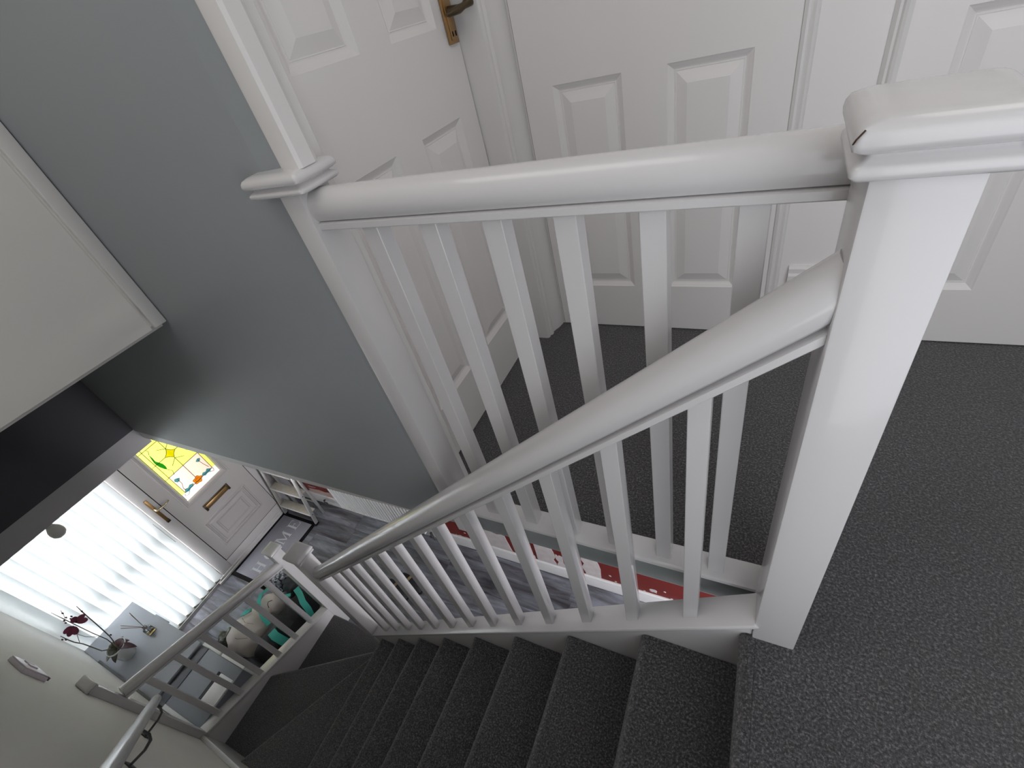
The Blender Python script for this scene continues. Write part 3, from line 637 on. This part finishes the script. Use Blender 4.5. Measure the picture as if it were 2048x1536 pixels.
blob(-4.15, -3.73, -3.655, -3.545, PINKF); blob(-4.17, -3.90, -3.655, -3.615, FILL, t=0.004); blob(-4.45, -4.22, -3.55, -3.30, SOLE, jag=0.004); blob(-4.36, -4.22, -3.64, -3.60, SOLE, jag=0.004)
blob(-4.12, -4.00, -3.52, -3.515, FILL, n=10, jag=0.004, t=0.004)
# radiator
rd = thing('radiator', (-2.9, 1.555, -3.64), 'white ribbed panel radiator low on the red hall wall', 'radiator')
prof = []
x = -3.605
while x < -2.56:
    prof += [(x, 1.556), (x + 0.008, 1.548), (x + 0.020, 1.548), (x + 0.028, 1.556)]; x += 0.0415
prof += [(-2.545, 1.556), (-2.545, 1.596), (-3.615, 1.596), (-3.615, 1.556)]
build('ribbed_panel', MB().prism(prof, 'z', -3.640, -3.10), RADM, rd, bevel=0.0)
build('side_panel', B(-3.628, -3.612, 1.545, 1.600, -3.655, -3.095), RADM, rd, bevel=0.003)
build('side_panel', B(-2.548, -2.532, 1.545, 1.600, -3.655, -3.095), RADM, rd, bevel=0.003)
build('bottom_rail', B(-3.620, -2.54, 1.545, 1.600, -3.652, -3.636), RADM, rd, bevel=0.003)
for xv in (-3.92, -2.49):
    v = build('valve', MB().tube([(xv, 1.575, -3.73), (xv, 1.575, -3.655)], [0.010, 0.013], 12).tube([(xv, 1.575, -3.69), (xv, 1.552, -3.69)], [0.013, 0.016], 12).tube([(xv, 1.575, FL), (xv, 1.575, -3.70)], 0.007, 10), DKMET, rd, angle=50)
build('pipe', MB().tube([(-3.92, 1.575, -3.665), (-3.70, 1.575, -3.665), (-3.62, 1.575, -3.63)], 0.007, 10), RADM, rd, angle=60)
# step ladder
ld = thing('step_ladder', (-4.14, 1.40, FL), 'small white and aluminium step ladder standing between the front door and the radiator', 'step ladder')
yl = lambda z: 1.336 + (z - FL) * 0.158
for xx, nm in ((-4.392, 'left'), (-3.905, 'right')):
    q = MB().prism([(yl(FL) , FL), (yl(FL) + 0.035, FL), (yl(-3.06) + 0.035, -3.06), (yl(-3.06), -3.06)], 'x', xx - 0.010, xx + 0.010)
    s_ = build('side_rail', q, ALU, ld, bevel=0.002)
    build('rubber_foot', B(xx - 0.014, xx + 0.014, yl(FL) - 0.006, yl(FL) + 0.040, FL, FL + 0.022), BLACK, s_, bevel=0.003)
for xx in (-4.355, -3.935):
    build('rear_leg', MB().prism([(1.480, FL), (1.508, FL), (1.520, -3.12), (1.492, -3.12)], 'x', xx - 0.009, xx + 0.009), ALU, ld, bevel=0.002)
for zz in (-3.615, -3.355, -3.095):
    y_ = yl(zz) - 0.004
    t_ = build('tread', B(-4.381, -3.916, y_, y_ + 0.085, zz - 0.006, zz), STEPM, ld, bevel=0.002)
    build('tread_lip', B(-4.381, -3.916, y_ - 0.002, y_ + 0.004, zz - 0.026, zz - 0.004), WBRIGHT, t_)
    for xx in (-4.392, -3.905): build('rivet', MB().lathe([(0.001, 0), (0.005, 0.0), (0.005, 0.003), (0.001, 0.004)], (0, 0, 0), 8).xf(lambda p, xx=xx, y_=y_, zz=zz: Vector((xx + (0.010 + p.z) , y_ + 0.02 + p.x, zz - 0.012 + p.y))), BLACK, t_)
build('rear_brace', MB().box(-4.355, -3.935, 1.486, 1.494, -3.58, -3.555), ALU, ld)
# door mat with lettering
dm = thing('doormat', (-4.18, 0.98, FL), 'grey doormat with a black rubber border and pale lettering in front of the front door', 'doormat')
build('rubber_edge', B(-4.442, -3.918, 0.598, 1.362, FL + 0.0005, FL + 0.006), BLACK, dm, bevel=0.002)
build('pile', B(-4.402, -3.958, 0.638, 1.326, FL + 0.006, FL + 0.010), MATG, dm, bevel=0.002)
LZ0, LZ1 = FL + 0.0098, FL + 0.0112
def letter(strokes, y0, wd):
    """strokes: polygons in unit letter space (u right, v up) ; up = -X, right = +Y"""
    mb = MB()
    for s in strokes: mb.prism([(-4.104 - v * 0.136, y0 + u * wd) for u, v in s], 'z', LZ0, LZ1)
    build('letter', mb, LETTER, dm, smooth=False)
R4 = lambda a, b, c, d: [(a, c), (b, c), (b, d), (a, d)]
letter([R4(0.12, 0.30, 0, 1), R4(0.70, 0.88, 0, 1), R4(0.3, 0.7, 0.46, 0.54), R4(0, 0.42, 0, 0.05), R4(0.58, 1, 0, 0.05), R4(0, 0.42, 0.95, 1), R4(0.58, 1, 0.95, 1)], 0.700, 0.112)
orr = []
for i in range(20):
    a, b = 2 * PI * i / 20, 2 * PI * (i + 1) / 20
    f = lambda t, k: (0.5 + (0.5 if k else 0.34) * math.cos(t), 0.5 + (0.51 if k else 0.45) * math.sin(t))
    orr.append([f(a, 1), f(b, 1), f(b, 0), f(a, 0)])
letter(orr, 0.852, 0.118)
letter([R4(0.08, 0.16, 0, 1), R4(0.78, 0.93, 0, 1), R4(0, 0.26, 0, 0.05), R4(0.68, 1.0, 0, 0.05), R4(0, 0.2, 0.95, 1), R4(0.80, 1.0, 0.95, 1), [(0.10, 1), (0.25, 1), (0.52, 0.18), (0.46, 0.05)], [(0.46, 0.05), (0.52, 0.05), (0.86, 1), (0.80, 1)]], 1.030, 0.140)
letter([R4(0.12, 0.32, 0, 1), R4(0.0, 0.95, 0, 0.05), R4(0.0, 0.9, 0.95, 1), R4(0.32, 0.66, 0.47, 0.53), R4(0.62, 0.67, 0.38, 0.62), [(0.88, 0), (0.95, 0), (1.0, 0.25), (0.96, 0.25)], R4(0.86, 0.91, 0.76, 1)], 1.214, 0.098)
# sideboard against the side wall
sd = thing('sideboard', (-3.92, -0.19, FL), 'pale grey sideboard under the window against the side wall, holding the orchid', 'sideboard')
build('carcass', B(-4.38, -3.425, -0.395, 0.004, FL, -3.118), CABD, sd, bevel=0.002)
build('worktop', B(-4.385, -3.41, -0.398, 0.012, -3.118, -3.10), CAB, sd, bevel=0.003)
build('back_shadow_strip', B(-4.15, -3.41, -0.3995, -0.384, -3.100, -3.088), mat('contact_shadow_grey', (0.16, 0.16, 0.17), 0.6), sd, bevel=0.001)  # dark strip stands in for the shadow where worktop meets wall
build('door_pull', B(-4.05, -3.87, 0.004, 0.022, -3.130, -3.112), CAB, sd, bevel=0.002)
# low bench unit
be = thing('storage_bench', (-3.15, -0.18, FL), 'low slate grey bench with bright white edges between the sideboard and the stairs', 'bench')
build('base', B(-3.400, -2.917, -0.385, 0.004, FL, -3.134), CABD, be)
build('top_panel', B(-3.318, -2.917, -0.366, 0.004, -3.134, -3.124), CABD, be, bevel=0.001)
build('side_strip', B(-3.400, -3.327, -0.366, 0.004, -3.134, -3.126), mat('mid_slate_laminate', (0.19, 0.20, 0.24), 0.5), be, bevel=0.001)
build('seam', B(-3.327, -3.318, -0.366, 0.004, -3.134, -3.1325), CABL, be)
build('front_edge', B(-3.172, -2.917, 0.005, 0.026, -3.60, -3.121), WBRIGHT, be, bevel=0.002)
build('front_edge', B(-3.400, -3.192, 0.005, 0.026, -3.60, -3.121), WBRIGHT, be, bevel=0.002)
build('back_edge', B(-3.318, -2.917, -0.394, -0.367, -3.60, -3.121), WBRIGHT, be, bevel=0.002)
bx_ = thing('storage_box', (-3.0, -0.17, -3.124), 'small white lidded box sitting on the slate grey bench', 'box')
build('box_body', B(-3.048, -2.918, -0.250, -0.078, -3.1238, -3.112), WBRIGHT, bx_, bevel=0.002)
build('lid', B(-3.052, -2.918, -0.254, -0.074, -3.112, -3.106), WBRIGHT, bx_, bevel=0.002)
build('lid_strip', B(-3.092, -3.056, -0.254, -0.072, -3.1238, -3.118), CABL, bx_)
# orchid
oc = Vector((-3.945, -0.262, -3.10))
og = thing('potted_orchid', oc, 'potted orchid with bare stems and burgundy flowers in a white pot', 'plant')
build('pot', MB().lathe([(0.049, 0.0), (0.053, 0.004), (0.064, 0.10), (0.067, 0.134), (0.067, 0.140), (0.062, 0.140), (0.060, 0.12)], oc, 32), POT, og, angle=50)
build('soil', MB().lathe([(0.001, 0.112), (0.0595, 0.112), (0.0595, 0.122), (0.001, 0.126)], oc, 20), mat('bark_chips', (0.05, 0.03, 0.02), 0.9), og)
def leaf(ang_, ln, wd, rise, droop, m):
    mb = MB(); n = 8; vs = []
    for i in range(n + 1):
        t = i / n; r = 0.012 + ln * t; z = 0.118 + rise * math.sin(t * PI * 0.6) - droop * t * t
        ww = wd * math.sin(PI * min(0.999, 0.08 + t * 0.92)) ** 0.7
        for sgn in (-1, 0, 1):
            vs.append((oc.x + r * math.cos(ang_) - sgn * ww * math.sin(ang_), oc.y + r * math.sin(ang_) + sgn * ww * math.cos(ang_), oc.z + z + (0.010 if sgn else 0) * (1 - t)))
        for sgn in (-1, 0, 1):
            v_ = vs[-3]; vs.append((v_[0], v_[1], v_[2] - 0.0022))
    fs = []
    for i in range(n):
        a = i * 6; b = a + 6
        fs += [(a, a + 1, b + 1, b), (a + 1, a + 2, b + 2, b + 1), (a + 3, b + 3, b + 4, a + 4), (a + 4, b + 4, b + 5, a + 5), (a, b, b + 3, a + 3), (a + 2, a + 5, b + 5, b + 2)]
    fs += [(0, 3, 4, 1), (1, 4, 5, 2), (n * 6, n * 6 + 1, n * 6 + 4, n * 6 + 3), (n * 6 + 1, n * 6 + 2, n * 6 + 5, n * 6 + 4)]
    build('leaf', mb.add(vs, fs), m, og, angle=80)
leaf(0.45, 0.14, 0.024, 0.04, 0.055, LEAFR); leaf(2.2, 0.075, 0.028, 0.03, 0.03, LEAFR); leaf(1.1, 0.07, 0.026, 0.03, 0.03, LEAFR)
leaf(-0.7, 0.10, 0.022, 0.02, 0.03, LEAF); leaf(-1.7, 0.085, 0.028, 0.02, 0.04, LEAF); leaf(-2.6, 0.075, 0.026, 0.015, 0.05, LEAF); leaf(3.1, 0.06, 0.022, 0.04, 0.02, LEAF)
def stem(pts, x0=-3.95, r=0.0032):
    P = [(oc.x + 0.01 * (1 if pts[-1][0] > -0.27 else -1), oc.y + (pts[0][0] - oc.y) * 0.05, oc.z + 0.115)] + [(x0, y_, z_) for y_, z_ in pts]
    return P
def add_stem(pts, r=0.0036):
    P = stem(pts); build('stem', MB().tube(P, [r * 1.2] + [r] * (len(P) - 2) + [r * 0.55], 7), STEM, og, angle=60)
add_stem([(-0.224, -2.86), (-0.204, -2.735), (-0.190, -2.640), (-0.179, -2.564), (-0.166, -2.49)])
add_stem([(-0.246, -2.859), (-0.252, -2.735), (-0.254, -2.614), (-0.255, -2.50), (-0.256, -2.391)], 0.003)
add_stem([(-0.315, -2.899), (-0.325, -2.744), (-0.338, -2.680), (-0.340, -2.637), (-0.340, -2.569)])
build('side_twig', MB().tube([(-3.95, -0.254, -2.80), (-3.952, -0.285, -2.72), (-3.95, -0.292, -2.665), (-3.95, -0.283, -2.62)], 0.0018, 6), STEM, og)
build('side_twig', MB().tube([(-3.95, -0.330, -2.720), (-3.95, -0.304, -2.67), (-3.95, -0.280, -2.63)], 0.0018, 6), STEM, og)
def petal_mb(c, ax, wd, ln, tilt):
    mb = MB(); n = 12; vs = []
    for q in (0, 0.0025):
        for i in range(n):
            a = 2 * PI * i / n; u = math.cos(a) * ln / 2 + ln / 2; v = math.sin(a) * wd / 2
            vs.append((c[0] + tilt * u + q, c[1] + ax[0] * u - ax[1] * v, c[2] + ax[1] * u + ax[0] * v))
    return mb.add(vs, [tuple(range(n))[::-1], tuple(range(n, 2 * n))] + [(i, (i + 1) % n, n + (i + 1) % n, n + i) for i in range(n)])
def flower(c, s, angs, m=PETAL):
    mb = MB()
    for a in angs:
        k = petal_mb(c, (math.cos(a), math.sin(a)), s * 0.72, s, 0.35); mb.add(k.v, k.f)
    f = build('flower', mb, m, og, angle=40)
    build('flower_centre', MB().lathe([(0.001, -0.006), (0.007, -0.002), (0.008, 0.003), (0.003, 0.008)], (c[0] + 0.006, c[1], c[2]), 8), LEAFR, f)
flower((-3.95, -0.238, -2.575), 0.058, (0.2, 1.4, -0.8)); flower((-3.95, -0.270, -2.583), 0.058, (3.5, 4.3, 2.6))
for c in ((-0.225, -2.520), (-0.243, -2.497), (-0.262, -2.505), (-0.238, -2.530), (-0.268, -2.525), (-0.232, -2.455), (-0.176, -2.548), (-0.186, -2.585), (-0.345, -2.62), (-0.352, -2.60), (-0.215, -2.86)):
    build('bud', MB().lathe([(0.0008, -0.010), (0.0048, -0.004), (0.0055, 0.002), (0.0008, 0.010)], (-3.95, c[0], c[1]), 8), LEAFR, og)
build('side_twig', MB().tube([(-3.95, -0.255, -2.50), (-3.95, -0.236, -2.47), (-3.95, -0.224, -2.43)], 0.0014, 5), STEM, og)
# reed diffuser
df = Vector((-3.925, -0.083, -3.10))
dg = thing('reed_diffuser', df, 'square glass reed diffuser with amber oil and brown sticks on the sideboard', 'diffuser')
bo = build('bottle', MB().prism([(-0.030, 0), (0.030, 0), (0.030, 0.045), (0.014, 0.058), (0.014, 0.078), (-0.014, 0.078), (-0.014, 0.058), (-0.030, 0.045)], 'x', df.x - 0.026, df.x + 0.026).xf(lambda p: Vector((p.x, p.y + df.y, p.z + df.z))), GLASSM, dg, bevel=0.003)
build('oil', B(df.x - 0.022, df.x + 0.022, df.y - 0.025, df.y + 0.025, df.z + 0.004, df.z + 0.034), OILM, dg)
build('base_lid', B(df.x - 0.02, df.x + 0.02, df.y - 0.03, df.y + 0.03, df.z + 0.0005, df.z + 0.003), WBRIGHT, dg)
for y_, z_ in ((-0.055, -2.843), (-0.060, -2.865), (-0.143, -2.864), (-0.157, -2.882)):
    build('reed', MB().tube([(df.x, df.y - (y_ - df.y) * 0.2, df.z + 0.012), (df.x - 0.002, df.y, df.z + 0.078), (df.x - 0.02, y_, z_)], 0.0018, 6), REED, dg)
# bare bulb under the hall ceiling
bb = thing('ceiling_bulb', (-3.1, 0.095, -1.362), 'round white bulb hanging from the hall ceiling in front of the blind', 'light bulb')
build('holder', MB().lathe([(0.030, 0), (0.030, -0.012), (0.014, -0.022), (0.010, -0.10), (0.017, -0.125), (0.017, -0.148)], (-3.1, 0.092, -1.362), 18), BULB, bb, angle=50)
build('bulb', MB().lathe([(0.014, -0.145), (0.022, -0.158), (0.031, -0.176), (0.034, -0.195), (0.031, -0.213), (0.020, -0.226), (0.001, -0.231)], (-3.1, 0.092, -1.362), 22), BULB, bb, angle=80)
# light switch on the side wall
sw = thing('light_switch', (-2.79, -0.40, -1.82), 'small white switch plate on the cream side wall above the winder', 'light switch')
build('back_box', B(-2.875, -2.72, -0.3995, -0.382, -1.885, -1.762), SWP, sw, bevel=0.002)
build('underside_shade', B(-2.80, -2.718, -0.392, -0.379, -1.892, -1.885), SWD, sw)  # dark strip painted as the shaded underside of the plate
fpz = build('face_plate', B(-2.873, -2.722, -0.382, -0.376, -1.883, -1.764), SWP, sw, bevel=0.002)
build('rocker', B(-2.80, -2.775, -0.376, -0.371, -1.845, -1.805), SWP, fpz, bevel=0.001)
build('rocker', B(-2.84, -2.815, -0.376, -0.371, -1.845, -1.805), SWP, fpz, bevel=0.001)
# heap by the window : cream liner, black holdalls with teal straps, crumpled plastic
def lump(name, c, r, m, parent, seed, amp=0.12, folds=0, flat=0.0, sub=4, rotz=0.0, **k):
    bm = bmesh.new(); bmesh.ops.create_icosphere(bm, subdivisions=sub, radius=1.0); mb = MB()
    cr, sr = math.cos(rotz), math.sin(rotz)
    idx = {v: i for i, v in enumerate(bm.verts)}
    for v in bm.verts:
        p = v.co.copy(); p = Vector([math.copysign(abs(q) ** 0.8, q) for q in p])
        d = 1 + amp * noise.noise(p * 1.6 + Vector((seed, 0, 0))) + amp * 0.5 * noise.noise(p * 4.0 + Vector((0, seed, 0)))
        if folds: d -= 0.085 * max(0, math.sin(p.y * folds + 2.5 * noise.noise(p * 1.2 + Vector((0, 0, seed))))) ** 6
        p = p * d; q = Vector((p.x * r[0], p.y * r[1], p.z * r[2])); q = Vector((q.x * cr - q.y * sr, q.x * sr + q.y * cr, q.z)) + Vector(c)
        q.z = max(q.z, FL + 0.001); mb.v.append(tuple(q))
    mb.f = [tuple(idx[v] for v in f.verts) for f in bm.faces]; bm.free()
    return build(name, mb, m, parent, angle=70, **k)
bg1 = thing('holdall', (-3.22, 0.40, FL), 'black fabric holdall with teal straps standing against the lower balustrade', 'bag')
body = lump('bag_body', (-3.215, 0.39, -3.61), (0.130, 0.31, 0.165), BLKF, bg1, 3, 0.10, folds=5)
def strap(pts, wd, m, parent, th=0.004, name='strap', wv=(0, 0, 1)):
    pts = [Vector(p) for p in pts]; mb = MB(); vs = []
    for i, p in enumerate(pts):
        d = (pts[min(i + 1, len(pts) - 1)] - pts[max(i - 1, 0)]).normalized(); nrm = Vector(wv); sdv = d.cross(nrm).normalized() * wd / 2; up = nrm * th
        vs += [p - sdv, p + sdv, p + sdv + up, p - sdv + up]
    n = len(pts); fs = [(0, 3, 2, 1), ((n - 1) * 4, (n - 1) * 4 + 1, (n - 1) * 4 + 2, (n - 1) * 4 + 3)]
    for i in range(n - 1):
        a, b = i * 4, i * 4 + 4; fs += [(a, a + 1, b + 1, b), (a + 1, a + 2, b + 2, b + 1), (a + 2, a + 3, b + 3, b + 2), (a + 3, a, b, b + 3)]
    return build(name, mb.add(vs, fs), m, parent, angle=60)
strap([(-3.30, 0.66, -3.47), (-3.21, 0.63, -3.455), (-3.13, 0.585, -3.46), (-3.06, 0.56, -3.49), (-3.03, 0.53, -3.56)], 0.05, TEALF, bg1)
strap([(-3.20, 0.30, -3.435), (-3.14, 0.285, -3.435), (-3.08, 0.285, -3.47), (-3.055, 0.29, -3.53)], 0.065, TEALF, bg1)
strap([(-3.36, 0.40, -3.47), (-3.27, 0.40, -3.425), (-3.18, 0.41, -3.425), (-3.09, 0.41, -3.47)], 0.045, BLKF, bg1, name='carry_handle')
bg2 = thing('rucksack', (-3.49, 0.70, FL), 'black rucksack lying behind the holdall near the doormat', 'bag')
lump('bag_body', (-3.475, 0.72, -3.66), (0.12, 0.11, 0.115), BLKF, bg2, 9, 0.15, folds=6)
strap([(-3.56, 0.68, -3.56), (-3.49, 0.70, -3.538), (-3.42, 0.72, -3.545), (-3.38, 0.72, -3.58)], 0.03, BLKF, bg2)
cj = thing('quilted_liner', (-3.48, 0.30, FL), 'cream quilted padded liner with teal harness straps heaped in front of the window', 'padded liner')
lump('padding', (-3.505, 0.245, -3.575), (0.155, 0.185, 0.145), CREAMF, cj, 1, 0.12, folds=9, rotz=-0.2)
hdp = lump('hood', (-3.475, 0.475, -3.545), (0.105, 0.095, 0.10), CREAMF, cj, 5, 0.10)
strap([(-3.60, 0.585, -3.50), (-3.56, 0.50, -3.432), (-3.51, 0.44, -3.42), (-3.45, 0.395, -3.425), (-3.38, 0.36, -3.44), (-3.30, 0.335, -3.47)], 0.035, TEALF, cj)
strap([(-3.62, 0.36, -3.47), (-3.60, 0.31, -3.445), (-3.56, 0.33, -3.425), (-3.52, 0.37, -3.42)], 0.030, TEALF, cj)
strap([(-3.42, 0.565, -3.455), (-3.36, 0.555, -3.455), (-3.31, 0.60, -3.475)], 0.03, TEALF, cj)
build('seam_cord', MB().tube([(-3.42, 0.50, -3.443), (-3.44, 0.475, -3.437), (-3.425, 0.455, -3.437), (-3.40, 0.44, -3.447)], 0.003, 6), BLKF, cj, angle=60)
for k, pts in enumerate([[(-3.61, 0.17), (-3.55, 0.15), (-3.47, 0.15), (-3.39, 0.19)], [(-3.58, 0.29), (-3.50, 0.27), (-3.42, 0.29)], [(-3.42, 0.22), (-3.49, 0.215), (-3.57, 0.225)], [(-3.39, 0.41), (-3.41, 0.37), (-3.38, 0.33)]]):
    zt = lambda x_, y_: -3.575 + 0.145 * max(0.05, 1 - abs((x_ + 3.49) / 0.165) ** 2.6 - abs((y_ - 0.245) / 0.19) ** 2.6) ** 0.45
    build('seam', MB().tube([(x_, y_, zt(x_, y_)) for x_, y_ in pts], 0.002, 6), mat('brown_seam_shadow_thread', (0.30, 0.24, 0.21), 0.9) if k == 0 else bpy.data.materials['brown_seam_shadow_thread'], cj, angle=60)
pb1 = lump('plastic_sack', (-3.745, 0.135, -3.67), (0.075, 0.085, 0.115), GREENB, None, 12, 0.35, sub=4)
props(pb1, 'crumpled grey-green plastic sack on the floor at the end of the sideboard', 'sack')
pb2 = lump('plastic_wrap', (-3.685, 0.70, -3.665), (0.065, 0.080, 0.110), PLASB, None, 17, 0.35, sub=4)
props(pb2, 'crumpled shiny blue-silver plastic wrap beside the doormat', 'plastic wrap')
# a pair of black slip-on shoes on the boards
def shoe(c, a, label):
    t = thing('slip_on_shoe', (c[0], c[1], FL), label, 'shoe', 'slip-on shoes on the hall boards')
    def out(s, n=24):
        pts = []
        for i in range(n):
            q = 2 * PI * i / n; u = math.cos(q); v = math.sin(q); wdt = 0.042 + 0.010 * u
            pts.append((c[0] + (0.145 * u) * math.cos(a) * s - wdt * v * s * math.sin(a), c[1] + (0.145 * u) * math.sin(a) * s + wdt * v * s * math.cos(a)))
        return pts
    def loft(levels):
        mb = MB(); n = 24; vs = []
        for s, z in levels: vs += [(p[0], p[1], FL + z) for p in out(s)]
        return mb.add(vs, [(i * n + k, i * n + (k + 1) % n, (i + 1) * n + (k + 1) % n, (i + 1) * n + k) for i in range(len(levels) - 1) for k in range(n)] + [tuple(range(n))[::-1], tuple((len(levels) - 1) * n + k for k in range(n))])
    build('sole', loft([(0.97, 0.0), (1.0, 0.004), (1.0, 0.016), (0.98, 0.018)]), BLACK, t)
    build('upper', loft([(0.96, 0.018), (0.95, 0.035), (0.86, 0.055), (0.70, 0.066), (0.40, 0.070)]), BLKF, t, angle=70)
    k = c[0] - 0.02 * math.cos(a), c[1] - 0.02 * math.sin(a)
    build('strap', MB().prism([(-0.012, 0), (0.012, 0), (0.012, 0.006), (-0.012, 0.006)], 'y', -0.035, 0.035).xf(lambda p: Vector((k[0] + p.x * math.cos(a) - p.y * math.sin(a), k[1] + p.x * math.sin(a) + p.y * math.cos(a), FL + 0.068 + p.z))), TAN, t)
shoe((-2.555, 1.035), -0.36, 'black slip-on shoe on the grey boards, the one nearer the stairs')
shoe((-2.460, 1.125), -0.36, 'black slip-on shoe on the grey boards, the one nearer the red wall')
